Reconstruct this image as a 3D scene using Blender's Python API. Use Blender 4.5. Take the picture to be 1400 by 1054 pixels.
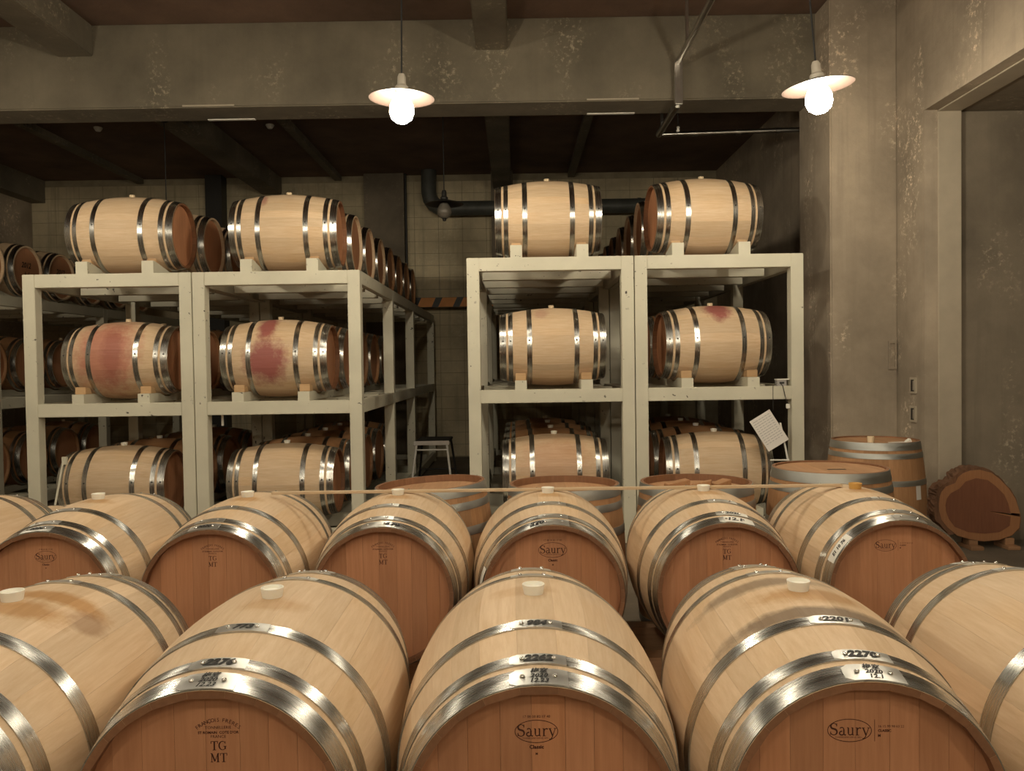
import bpy, bmesh, math, random
from mathutils import Vector, Matrix, Euler
random.seed(7)
PI = math.pi
S = bpy.context.scene
for o in list(bpy.data.objects):
    bpy.data.objects.remove(o, do_unlink=True)
COL = S.collection

# ------------------------------------------------------------------ camera, world, exposure
F_PX, IMG_W, IMG_H = 1100.0, 1400.0, 1054.0
EYE = 1.52
cam_data = bpy.data.cameras.new('camera')
cam_data.sensor_width = 36.0
cam_data.lens = F_PX / IMG_W * 36.0
cam_data.clip_start = 0.05
cam = bpy.data.objects.new('camera', cam_data)
COL.objects.link(cam)
CAM_M = (Matrix.Rotation(5 / F_PX, 4, 'Z') @ Matrix.Rotation(PI / 2 - 27 / F_PX, 4, 'X')
         @ Matrix.Rotation(-0.0145, 4, 'Z'))
CAM_M.translation = (0, 0, EYE)
cam.matrix_world = CAM_M
S.camera = cam

world = bpy.data.worlds.new('world')
S.world = world
world.use_nodes = True
world.node_tree.nodes['Background'].inputs[0].default_value = (0.0, 0.0, 0.0, 1)
world.node_tree.nodes['Background'].inputs[1].default_value = 0.0

S.view_settings.view_transform = 'Standard'
S.view_settings.look = 'None'
S.view_settings.exposure = 0.0
S.view_settings.gamma = 1.0
S.view_settings.use_curve_mapping = False

BULB_STRENGTH = 195.0
BULB_COLOR = (1.0, 0.885, 0.67, 1)


def at(px, py, Y):
    """pixel of the 1400x1054 frame -> point on the plane y = Y"""
    d = CAM_M.to_3x3() @ Vector(((px - 700) / F_PX, (527 - py) / F_PX, -1))
    return Vector((0, 0, EYE)) + d * (Y / d.y)


# ------------------------------------------------------------------ materials
def new_mat(name):
    m = bpy.data.materials.new(name)
    m.use_nodes = True
    nt = m.node_tree
    b = nt.nodes['Principled BSDF']
    return m, nt, b


def N(nt, t, **kw):
    n = nt.nodes.new(t)
    for k, v in kw.items():
        setattr(n, k, v)
    return n


def ramp(nt, fac, stops):
    r = N(nt, 'ShaderNodeValToRGB')
    e = r.color_ramp.elements
    while len(e) < len(stops):
        e.new(0.5)
    for i, (p, c) in enumerate(stops):
        e[i].position = p
        e[i].color = (*c, 1) if len(c) == 3 else c
    nt.links.new(fac, r.inputs[0])
    return r.outputs[0]


def mixc(nt, fac, a, b, mode='MIX'):
    m = N(nt, 'ShaderNodeMix', data_type='RGBA', blend_type=mode)
    for sock, v in ((m.inputs[0], fac), (m.inputs[6], a), (m.inputs[7], b)):
        if isinstance(v, (int, float)):
            sock.default_value = v
        elif isinstance(v, tuple):
            sock.default_value = (*v, 1) if len(v) == 3 else v
        else:
            nt.links.new(v, sock)
    return m.outputs[2]


def math_n(nt, op, a, b=None, clamp=False):
    m = N(nt, 'ShaderNodeMath', operation=op, use_clamp=clamp)
    for i, v in enumerate((a, b)):
        if v is None:
            continue
        if isinstance(v, (int, float)):
            m.inputs[i].default_value = v
        else:
            nt.links.new(v, m.inputs[i])
    return m.outputs[0]


def noise(nt, vec, scale=5, detail=4, rough=0.55):
    n = N(nt, 'ShaderNodeTexNoise')
    n.inputs['Scale'].default_value = scale
    n.inputs['Detail'].default_value = detail
    n.inputs['Roughness'].default_value = rough
    if vec is not None:
        nt.links.new(vec, n.inputs['Vector'])
    return n.outputs[0]


def mapping(nt, vec, scale=(1, 1, 1), loc=(0, 0, 0), rot=(0, 0, 0)):
    m = N(nt, 'ShaderNodeMapping')
    m.inputs['Scale'].default_value = scale
    m.inputs['Location'].default_value = loc
    m.inputs['Rotation'].default_value = rot
    nt.links.new(vec, m.inputs[0])
    return m.outputs[0]


def bump(nt, b, h, strength=0.2, dist=0.01):
    n = N(nt, 'ShaderNodeBump')
    n.inputs['Strength'].default_value = strength
    n.inputs['Distance'].default_value = dist
    nt.links.new(h, n.inputs['Height'])
    nt.links.new(n.outputs[0], b.inputs['Normal'])


def plain(name, col, rough=0.5, metal=0.0, var=0.0, vscale=6):
    m, nt, b = new_mat(name)
    b.inputs['Roughness'].default_value = rough
    b.inputs['Metallic'].default_value = metal
    tc = N(nt, 'ShaderNodeTexCoord')
    n = noise(nt, tc.outputs['Object'], vscale, 3)
    lo = tuple(c * (1 - var) for c in col)
    hi = tuple(min(1, c * (1 + var)) for c in col)
    nt.links.new(ramp(nt, n, [(0.3, lo), (0.7, hi)]), b.inputs['Base Color'])
    return m


def oak(name, ca, cb, axis='Y', stains=(), ref=None, rough=0.6, rnd=0.16, blotch=None):
    """ca, cb: light and dark wood tones.  stains: (centre, radii, colour, strength) in the frame of ref"""
    m, nt, b = new_mat(name)
    b.inputs['Roughness'].default_value = rough
    tc = N(nt, 'ShaderNodeTexCoord')
    oi = N(nt, 'ShaderNodeObjectInfo')
    off = N(nt, 'ShaderNodeVectorMath', operation='SCALE')
    off.inputs[0].default_value = (13.0, 7.0, 29.0)
    nt.links.new(oi.outputs['Random'], off.inputs['Scale'])
    add = N(nt, 'ShaderNodeVectorMath', operation='ADD')
    nt.links.new(tc.outputs['Object'], add.inputs[0])
    nt.links.new(off.outputs[0], add.inputs[1])
    sc = {'X': (2, 34, 34), 'Y': (34, 2, 34), 'Z': (34, 34, 2)}[axis]
    g = noise(nt, mapping(nt, add.outputs[0], sc), 2.2, 6, 0.65)
    big = noise(nt, add.outputs[0], 4.0, 3)
    col = ramp(nt, g, [(0.28, cb), (0.72, ca)])
    col = mixc(nt, math_n(nt, 'MULTIPLY', big, 0.45), col, tuple(c * 0.82 for c in cb))
    drift = noise(nt, mapping(nt, add.outputs[0], (1, 1, 1), (3, 5, 9)), 2.1, 2)
    col = mixc(nt, math_n(nt, 'MULTIPLY', math_n(nt, 'SUBTRACT', drift, 0.5), 1.6, clamp=True), col, (0.98, 0.84, 0.62), 'MULTIPLY')
    v = math_n(nt, 'ADD', math_n(nt, 'MULTIPLY', oi.outputs['Random'], 2 * rnd), 1 - rnd)
    hsv = N(nt, 'ShaderNodeHueSaturation')
    nt.links.new(v, hsv.inputs['Value'])
    nt.links.new(col, hsv.inputs['Color'])
    col = hsv.outputs[0]
    if stains and ref is not None:
        tr = N(nt, 'ShaderNodeTexCoord')
        tr.object = ref
        P = tr.outputs['Object']
        for c, r, scol, st in stains:
            sub = N(nt, 'ShaderNodeVectorMath', operation='SUBTRACT')
            nt.links.new(P, sub.inputs[0])
            sub.inputs[1].default_value = c
            dv = N(nt, 'ShaderNodeVectorMath', operation='DIVIDE')
            nt.links.new(sub.outputs[0], dv.inputs[0])
            dv.inputs[1].default_value = r
            ln = N(nt, 'ShaderNodeVectorMath', operation='LENGTH')
            nt.links.new(dv.outputs[0], ln.inputs[0])
            nn = noise(nt, mapping(nt, P, (1, 1, 1), c), 13, 6, 0.72)
            d = math_n(nt, 'ADD', ln.outputs['Value'], math_n(nt, 'MULTIPLY', math_n(nt, 'SUBTRACT', nn, 0.5), 1.3))
            k = math_n(nt, 'MULTIPLY', math_n(nt, 'SUBTRACT', 1.15, d), 1.7, clamp=True)
            col = mixc(nt, math_n(nt, 'MULTIPLY', k, st), col, scol, 'MULTIPLY')
    nt.links.new(col, b.inputs['Base Color'])
    bump(nt, b, g, 0.10, 0.002)
    return m


def concrete(name, col, patch=0.5, streak=0.4, rough=0.9, scale=1.0, seed=0.0):
    m, nt, b = new_mat(name)
    b.inputs['Roughness'].default_value = rough
    g = N(nt, 'ShaderNodeNewGeometry')
    P = mapping(nt, g.outputs['Position'], (scale,) * 3, (seed, seed * 2, seed * 3))
    n1 = noise(nt, P, 1.1, 6, 0.6)
    n2 = noise(nt, P, 9, 5, 0.7)
    lo = tuple(c * 0.52 for c in col)
    hi = tuple(min(1, c * 1.3) for c in col)
    c1 = ramp(nt, n1, [(0.3, lo), (0.7, hi)])
    c1 = mixc(nt, math_n(nt, 'MULTIPLY', n2, 0.45), c1, tuple(c * 0.75 for c in col))
    # efflorescence: crusty pale patches
    n3 = noise(nt, mapping(nt, P, (1.6, 1.6, 0.7)), 1.5, 3, 0.5)
    n4 = noise(nt, P, 22, 6, 0.75)
    k = math_n(nt, 'MULTIPLY', math_n(nt, 'MULTIPLY', math_n(nt, 'SUBTRACT', n3, 0.52), 7, clamp=True),
               math_n(nt, 'MULTIPLY', math_n(nt, 'SUBTRACT', n4, 0.53), 9, clamp=True))
    c1 = mixc(nt, math_n(nt, 'MULTIPLY', k, patch), c1, tuple(min(1, c * 2.2) for c in col))
    # vertical run stains
    n5 = noise(nt, mapping(nt, P, (7, 7, 0.35)), 1.6, 4, 0.6)
    k2 = math_n(nt, 'MULTIPLY', math_n(nt, 'SUBTRACT', n5, 0.52), 3.5, clamp=True)
    c1 = mixc(nt, math_n(nt, 'MULTIPLY', k2, streak), c1, tuple(c * 0.55 for c in col))
    nt.links.new(c1, b.inputs['Base Color'])
    bump(nt, b, n4, 0.35, 0.01)
    return m


def steel(name, col=(0.72, 0.70, 0.66), rough=0.34):
    m, nt, b = new_mat(name)
    b.inputs['Metallic'].default_value = 1.0
    tc = N(nt, 'ShaderNodeTexCoord')
    n = noise(nt, tc.outputs['Object'], 7, 3, 0.5)
    n2 = noise(nt, mapping(nt, tc.outputs['Object'], (4, 420, 4)), 1.0, 2, 0.5)
    nt.links.new(ramp(nt, n, [(0.3, tuple(c * 0.84 for c in col)), (0.7, col)]), b.inputs['Base Color'])
    nt.links.new(math_n(nt, 'ADD', math_n(nt, 'MULTIPLY', n2, 0.10), rough - 0.05), b.inputs['Roughness'])
    b.inputs['Anisotropic'].default_value = 0.4
    return m


def chipped_paint(name, col, chip=(0.05, 0.04, 0.03)):
    m, nt, b = new_mat(name)
    b.inputs['Roughness'].default_value = 0.55
    g = N(nt, 'ShaderNodeNewGeometry')
    n = noise(nt, g.outputs['Position'], 3, 4)
    c = ramp(nt, n, [(0.3, tuple(x * 0.88 for x in col)), (0.7, col)])
    n2 = noise(nt, g.outputs['Position'], 26, 3, 0.5)
    n3 = noise(nt, g.outputs['Position'], 2.3, 2, 0.5)
    k = math_n(nt, 'MULTIPLY', math_n(nt, 'SUBTRACT', n2, 0.66), 30, clamp=True)
    k = math_n(nt, 'MULTIPLY', k, math_n(nt, 'MULTIPLY', math_n(nt, 'SUBTRACT', n3, 0.5), 8, clamp=True))
    nt.links.new(mixc(nt, k, c, chip), b.inputs['Base Color'])
    return m


STAVE_A, STAVE_B = (0.72, 0.555, 0.385), (0.58, 0.405, 0.245)
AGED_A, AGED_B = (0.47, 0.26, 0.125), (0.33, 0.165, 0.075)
M = {}
M['stave'] = oak('oak_stave', STAVE_A, STAVE_B, 'Y', rnd=0.09)
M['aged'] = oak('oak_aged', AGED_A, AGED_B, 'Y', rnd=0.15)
M['head'] = oak('oak_head', (0.60, 0.295, 0.155), (0.46, 0.205, 0.10), 'Z', rnd=0.12)
M['end_grain_shaded'] = oak('oak_end_grain_shaded', (0.27, 0.13, 0.065), (0.20, 0.09, 0.042), 'Y', rnd=0.10)  # dark end grain, with the shadow below the rim hoop put into its colour
M['head_aged'] = oak('oak_head_aged', (0.50, 0.29, 0.15), (0.38, 0.20, 0.10), 'Z', rnd=0.12)
M['hoop'] = steel('hoop_steel', (0.55, 0.545, 0.525), 0.27)
M['hoop_dull'] = steel('hoop_dull_steel', (0.50, 0.51, 0.49), 0.5)
M['lap'] = steel('hoop_lap_steel', (0.72, 0.715, 0.69), 0.38)
M['rivet'] = steel('rivet_steel', (0.85, 0.84, 0.80), 0.25)
M['ink'] = plain('marker_ink', (0.012, 0.011, 0.012), 0.6)
M['brand'] = plain('burnt_stamp', (0.075, 0.022, 0.012), 0.8)
M['bung'] = plain('silicone_bung', (0.86, 0.84, 0.76), 0.35)
M['bung'].node_tree.nodes['Principled BSDF'].inputs['Subsurface Weight'].default_value = 0.4
M['bung'].node_tree.nodes['Principled BSDF'].inputs['Subsurface Radius'].default_value = (0.02, 0.018, 0.014)
M['bung_amber'] = plain('amber_bung', (0.62, 0.36, 0.10), 0.4)
M['bung_wood'] = plain('wood_bung', (0.66, 0.52, 0.34), 0.6, var=0.1)
M['rack'] = chipped_paint('rack_paint', (0.64, 0.61, 0.49))
M['wedge'] = oak('wedge_wood', (0.62, 0.42, 0.23), (0.48, 0.29, 0.14), 'X')
M['timber'] = oak('timber', (0.46, 0.27, 0.15), (0.32, 0.17, 0.09), 'X')
M['batten'] = oak('batten_wood', (0.74, 0.58, 0.40), (0.62, 0.45, 0.28), 'X')
M['concrete'] = concrete('concrete_wall', (0.43, 0.355, 0.27), 0.85, 0.5)
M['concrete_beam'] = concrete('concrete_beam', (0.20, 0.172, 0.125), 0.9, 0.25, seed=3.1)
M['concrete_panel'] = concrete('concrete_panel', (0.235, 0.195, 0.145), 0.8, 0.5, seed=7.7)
M['floor'] = concrete('concrete_floor', (0.19, 0.155, 0.115), 0.3, 0.0, 0.7)
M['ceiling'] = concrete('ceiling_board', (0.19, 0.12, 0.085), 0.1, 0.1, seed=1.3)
M['block'] = concrete('block', (0.62, 0.53, 0.36), 0.2, 0.85, seed=5.2)
M['mortar'] = plain('mortar', (0.34, 0.29, 0.20), 0.95, var=0.15)
M['frame'] = plain('frame_paint', (0.43, 0.37, 0.285), 0.55, var=0.06)
M['galv'] = steel('galvanised', (0.66, 0.64, 0.60), 0.30)
M['duct'] = plain('duct_paint', (0.075, 0.078, 0.07), 0.5, var=0.2)
M['dark'] = plain('dark_metal', (0.03, 0.028, 0.026), 0.5)
M['enamel'] = plain('lamp_enamel', (0.050, 0.034, 0.028), 0.45)
M['enamel_dark'] = plain('lamp_enamel_dark', (0.05, 0.045, 0.04), 0.4)
M['cord'] = plain('cord_rubber', (0.02, 0.02, 0.02), 0.6)
M['porcelain'] = plain('socket_metal', (0.55, 0.50, 0.42), 0.35)
M['glass_off'] = plain('frosted_glass', (0.20, 0.18, 0.15), 0.25)
M['white'] = plain('white_paint', (0.78, 0.76, 0.70), 0.45)
M['paper'] = plain('paper', (0.74, 0.70, 0.66), 0.8)
M['print'] = plain('print_grey', (0.30, 0.29, 0.29), 0.8)
M['alu'] = steel('aluminium', (0.80, 0.79, 0.77), 0.4)
M['rubber'] = plain('black_rubber', (0.03, 0.029, 0.028), 0.7)
M['orange'] = plain('stripe_orange', (0.80, 0.34, 0.10), 0.6, var=0.1)
M['grey'] = plain('grey_plastic', (0.36, 0.34, 0.33), 0.5)
M['bark'] = concrete('bark', (0.20, 0.10, 0.055), 0.6, 0.9, scale=4)
M['sap'] = oak('sapwood', (0.40, 0.20, 0.095), (0.31, 0.14, 0.065), 'Z')
M['heart'] = oak('heartwood', (0.23, 0.095, 0.05), (0.17, 0.065, 0.035), 'Z')

mb, ntb, bb = new_mat('lit_bulb')
bb.inputs['Base Color'].default_value = (1, 0.9, 0.75, 1)
bb.inputs['Emission Color'].default_value = BULB_COLOR
bb.inputs['Emission Strength'].default_value = BULB_STRENGTH
M['bulb'] = mb


# ------------------------------------------------------------------ mesh helpers
def mesh(name, verts, faces, mat, smooth=None):
    me = bpy.data.meshes.new(name)
    me.from_pydata([tuple(v) for v in verts], [], faces)
    me.validate()
    bm = bmesh.new()
    bm.from_mesh(me)
    bmesh.ops.recalc_face_normals(bm, faces=bm.faces[:])
    bm.to_mesh(me)
    bm.free()
    if smooth is not None:
        me.polygons.foreach_set('use_smooth', [True] * len(me.polygons))
        me.set_sharp_from_angle(angle=math.radians(smooth))
    me.materials.append(M[mat] if isinstance(mat, str) else mat)
    return me


def obj(name, me, parent=None, loc=(0, 0, 0), rot=(0, 0, 0)):
    o = bpy.data.objects.new(name, me)
    COL.objects.link(o)
    if parent is not None:
        o.parent = parent
    o.location = loc
    o.rotation_euler = rot
    return o


def tag(o, label, cat, group=None):
    o['label'] = label
    o['category'] = cat
    if group:
        o['group'] = group
    return o


def thing(name, label, cat, loc=(0, 0, 0), rot=(0, 0, 0), group=None):
    o = obj(name, None, None, loc, rot)
    return tag(o, label, cat, group)


def struct(o):
    o['kind'] = 'structure'
    return o


class MB:
    def __init__(self):
        self.v, self.f = [], []

    def add(self, vs, fs):
        n = len(self.v)
        self.v += [tuple(v) for v in vs]
        self.f += [tuple(i + n for i in f) for f in fs]
        return self

    def box(self, x0, x1, y0, y1, z0, z1):
        return self.add([(x0, y0, z0), (x1, y0, z0), (x1, y1, z0), (x0, y1, z0),
                         (x0, y0, z1), (x1, y0, z1), (x1, y1, z1), (x0, y1, z1)],
                        [(0, 3, 2, 1), (4, 5, 6, 7), (0, 1, 5, 4), (1, 2, 6, 5), (2, 3, 7, 6), (3, 0, 4, 7)])

    def tube(self, pts, r, n=10, cap=True):
        pts = [Vector(p) for p in pts]
        rings = []
        for i, p in enumerate(pts):
            a = pts[max(i - 1, 0)]
            b = pts[min(i + 1, len(pts) - 1)]
            t = (b - a).normalized()
            up = Vector((0, 0, 1)) if abs(t.z) < 0.9 else Vector((1, 0, 0))
            u = t.cross(up).normalized()
            w = u.cross(t)
            rr = r[i] if isinstance(r, (list, tuple)) else r
            rings.append([p + (u * math.cos(2 * PI * k / n) + w * math.sin(2 * PI * k / n)) * rr for k in range(n)])
        vs = [v for ring in rings for v in ring]
        fs = []
        for i in range(len(rings) - 1):
            for k in range(n):
                fs.append((i * n + k, i * n + (k + 1) % n, (i + 1) * n + (k + 1) % n, (i + 1) * n + k))
        if cap:
            fs.append(tuple(range(n)))
            fs.append(tuple((len(rings) - 1) * n + k for k in range(n)))
        return self.add(vs, fs)

    def lathe(self, prof, n=24):
        """prof: (r, z) points, revolved about z; r = 0 closes"""
        vs, idx = [], []
        for r, z in prof:
            if r < 1e-6:
                idx.append([len(vs)] * n)
                vs.append((0, 0, z))
            else:
                idx.append(list(range(len(vs), len(vs) + n)))
                vs += [(r * math.cos(2 * PI * k / n), r * math.sin(2 * PI * k / n), z) for k in range(n)]
        fs = []
        for i in range(len(prof) - 1):
            for k in range(n):
                q = [idx[i][k], idx[i][(k + 1) % n], idx[i + 1][(k + 1) % n], idx[i + 1][k]]
                q = list(dict.fromkeys(q))
                if len(q) > 2:
                    fs.append(tuple(q))
        return self.add(vs, fs)

    def prism(self, poly, axis, a, b):
        """2-D polygon extruded along axis ('X': poly is (y,z); 'Y': (x,z); 'Z': (x,y))"""
        def P(p, t):
            return {'X': (t, p[0], p[1]), 'Y': (p[0], t, p[1]), 'Z': (p[0], p[1], t)}[axis]
        n = len(poly)
        vs = [P(p, a) for p in poly] + [P(p, b) for p in poly]
        fs = [tuple(range(n)), tuple(range(n, 2 * n))]
        fs += [(i, (i + 1) % n, n + (i + 1) % n, n + i) for i in range(n)]
        return self.add(vs, fs)

    def mesh(self, name, mat, smooth=None, bevel=0.0):
        me = mesh(name, self.v, self.f, mat, None)
        if bevel:
            bm = bmesh.new()
            bm.from_mesh(me)
            bmesh.ops.bevel(bm, geom=bm.edges[:], offset=bevel, segments=2, affect='EDGES', clamp_overlap=True)
            bm.to_mesh(me)
            bm.free()
        if smooth is not None:
            me.polygons.foreach_set('use_smooth', [True] * len(me.polygons))
            me.set_sharp_from_angle(angle=math.radians(smooth))
        return me


def boxo(name, mat, parent, x0, x1, y0, y1, z0, z1, bevel=0.0):
    return obj(name, MB().box(x0, x1, y0, y1, z0, z1).mesh(name, mat, bevel=bevel), parent)


# ------------------------------------------------------------------ the building
Z_CEIL = 4.72
Y_BACK = 13.5
X_LEFT, X_RIGHT = -8.06, 3.39
Y_FRONT = -5.0
Z_BEAM = 3.95

struct(boxo('floor', 'floor', None, X_LEFT - 0.3, 6.2, Y_FRONT - 0.3, Y_BACK + 0.3, -0.2, 0))
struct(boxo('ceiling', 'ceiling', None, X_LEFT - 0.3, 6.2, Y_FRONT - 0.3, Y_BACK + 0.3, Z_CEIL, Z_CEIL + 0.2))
struct(boxo('wall_left', 'concrete', None, X_LEFT - 0.3, X_LEFT, Y_FRONT - 0.3, Y_BACK + 0.3, 0, Z_CEIL))
struct(boxo('wall_front', 'concrete', None, X_LEFT, 6.2, Y_FRONT - 0.3, Y_FRONT, 0, Z_CEIL))
w = MB()
OPEN0, OPEN1, Z_OPEN = 0.6, 6.68, 3.57
w.box(X_RIGHT, X_RIGHT + 0.11, Y_FRONT, OPEN0, 0, Z_CEIL)
w.box(X_RIGHT, X_RIGHT + 0.11, OPEN0, OPEN1, Z_OPEN, Z_CEIL)
w.box(X_RIGHT, X_RIGHT + 0.11, OPEN1, Y_BACK, 0, Z_CEIL)
struct(obj('wall_right', w.mesh('wall_right', 'concrete')))
# the passage behind the opening: deep reveal closed by a concrete panel
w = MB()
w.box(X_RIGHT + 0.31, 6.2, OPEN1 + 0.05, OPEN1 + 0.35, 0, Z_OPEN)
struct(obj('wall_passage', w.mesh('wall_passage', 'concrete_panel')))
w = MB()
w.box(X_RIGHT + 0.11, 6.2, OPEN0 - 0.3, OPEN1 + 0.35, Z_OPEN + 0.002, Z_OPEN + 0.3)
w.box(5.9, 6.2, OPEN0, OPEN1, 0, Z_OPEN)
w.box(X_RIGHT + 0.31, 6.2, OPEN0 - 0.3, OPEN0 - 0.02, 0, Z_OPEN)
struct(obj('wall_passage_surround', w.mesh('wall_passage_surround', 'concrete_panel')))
dr = struct(obj('door_1', None, None, (X_RIGHT + 0.11, OPEN1, 0)))
dr['label'] = 'wide opening in the side wall lined with a painted steel frame'
boxo('jamb', 'frame', dr, 0, 0.19, -0.012, 0.20, 0, Z_OPEN - 0.012, 0.004)
boxo('jamb', 'frame', dr, 0, 0.19, OPEN0 - OPEN1 - 0.2, OPEN0 - OPEN1 + 0.012, 0, Z_OPEN - 0.012, 0.004)
boxo('head_frame', 'frame', dr, 0, 0.19, OPEN0 - OPEN1, 0, Z_OPEN - 0.012, Z_OPEN + 0.0, 0.003)

# big cross beam, column, joists
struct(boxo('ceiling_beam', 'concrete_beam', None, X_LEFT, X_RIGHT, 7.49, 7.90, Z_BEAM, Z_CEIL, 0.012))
col = struct(boxo('column', 'concrete', None, 2.80, X_RIGHT, 7.15, 7.92, 0, Z_CEIL, 0.012))
pl = MB()
for (x0, x1, z0, z1) in ((3.305, 3.375, 1.44, 1.46), (3.305, 3.375, 1.67, 1.69), (3.305, 3.32, 1.46, 1.67), (3.36, 3.375, 1.46, 1.67)):
    pl.box(x0, x1, 7.135, 7.1505, z0, z1)
obj('recess_frame', pl.mesh('recess_frame', 'concrete'), col)
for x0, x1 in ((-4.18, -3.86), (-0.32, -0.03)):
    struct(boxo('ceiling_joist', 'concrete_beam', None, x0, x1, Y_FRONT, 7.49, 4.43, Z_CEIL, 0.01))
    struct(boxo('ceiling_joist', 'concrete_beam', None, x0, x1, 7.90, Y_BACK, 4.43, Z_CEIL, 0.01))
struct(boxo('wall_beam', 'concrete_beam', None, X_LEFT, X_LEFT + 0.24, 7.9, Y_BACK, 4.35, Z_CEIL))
struct(boxo('pilaster', 'concrete_panel', None, -2.46, -1.80, 13.33, Y_BACK, 0, Z_CEIL))
struct(boxo('pilaster', 'dark', None, -5.05, -4.78, 13.25, Y_BACK, 0, Z_CEIL))
struct(boxo('pilaster', 'concrete_panel', None, -0.36, 0.0, 13.3, Y_BACK, 2.5, Z_CEIL))

# block wall at the back
wb = struct(boxo('wall_back', 'mortar', None, X_LEFT, X_RIGHT, Y_BACK, Y_BACK + 0.3, 0, Z_CEIL))
blk = MB().box(0, 0.392, -0.008, 0.02, 0, 0.192).mesh('block', 'block', bevel=0.004)
half = MB().box(0, 0.188, -0.012, 0.02, 0, 0.188).mesh('block_half', 'block', bevel=0.004)
cells = []
for r in range(23):
    z = 0.02 + r * 0.2
    x = X_LEFT + 0.012
    while x + 0.4 <= X_RIGHT:
        cells.append((x, z, False))
        x += 0.4


def rank(c):
    x, z, h = c
    if -2.5 < x < -1.85 or -5.1 < x < -4.85:
        return 5
    if z > 2.5 and -5.3 < x < 2.2:
        return 0
    if z > 0.5 and -1.5 < x < -0.3:
        return 1
    if z > 2.9 and x <= -5.3:
        return 2
    return 4


cells.sort(key=rank)
n_piece = 0
rest = MB()
for x, z, h in cells:
    if n_piece < 298 and rank((x, z, h)) < 4:
        obj('block', half if h else blk, wb, (x, Y_BACK, z))
        n_piece += 1
    else:
        rest.box(x, x + (0.188 if h else 0.392), Y_BACK - 0.008, Y_BACK + 0.01, z, z + 0.192)
o = obj('block_courses', rest.mesh('block_courses', 'block'), wb)
o['kind'] = 'stuff'

# rails under the rear ceiling
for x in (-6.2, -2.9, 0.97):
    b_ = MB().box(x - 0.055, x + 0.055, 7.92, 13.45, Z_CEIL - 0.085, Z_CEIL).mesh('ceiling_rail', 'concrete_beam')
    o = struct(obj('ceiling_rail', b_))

# pale plates screwed under and along the beam
plate = MB().box(-0.23, 0.23, -0.02, 0.02, -0.008, 0).mesh('beam_plate', 'white', bevel=0.002)
for k, (px, Y, z, what) in enumerate(((317, 7.86, Z_BEAM, 'beam near the smoke detectors'),
                                       (835, 7.86, Z_BEAM, 'beam beside the bent conduit'),
                                       )):
    p = at(px, 166, Y)
    tag(obj('beam_plate', plate, None, (p.x, Y, z)), 'narrow pale plate fixed under the ' + what, 'plate')
thin = MB().box(-0.24, 0.24, -0.008, 0, -0.007, 0.007).mesh('beam_plate', 'frame', bevel=0.001)
for px in (285, 838):
    p = at(px, 146, 7.49)
    tag(obj('beam_plate', thin, None, (p.x, 7.489, Z_BEAM + 0.014)),
        'narrow pale strip on the front face of the beam, ' + ('over the stained barrels' if px < 500 else 'by the conduit'), 'plate')

# ------------------------------------------------------------------ barrels
UNITS = [1.2, 1.0, 0.8, 1.0, 1.2, 0.8, 1.0, 0.8, 1.2, 1.0, 1.2, 0.8, 0.8, 1.0, 1.2, 1.0, 0.8, 1.2, 0.8, 1.0, 1.2, 1.0, 0.8, 1.2, 0.8, 1.0, 1.2]
UNIT = 2 * PI / sum(UNITS)
KITS = {}


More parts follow.
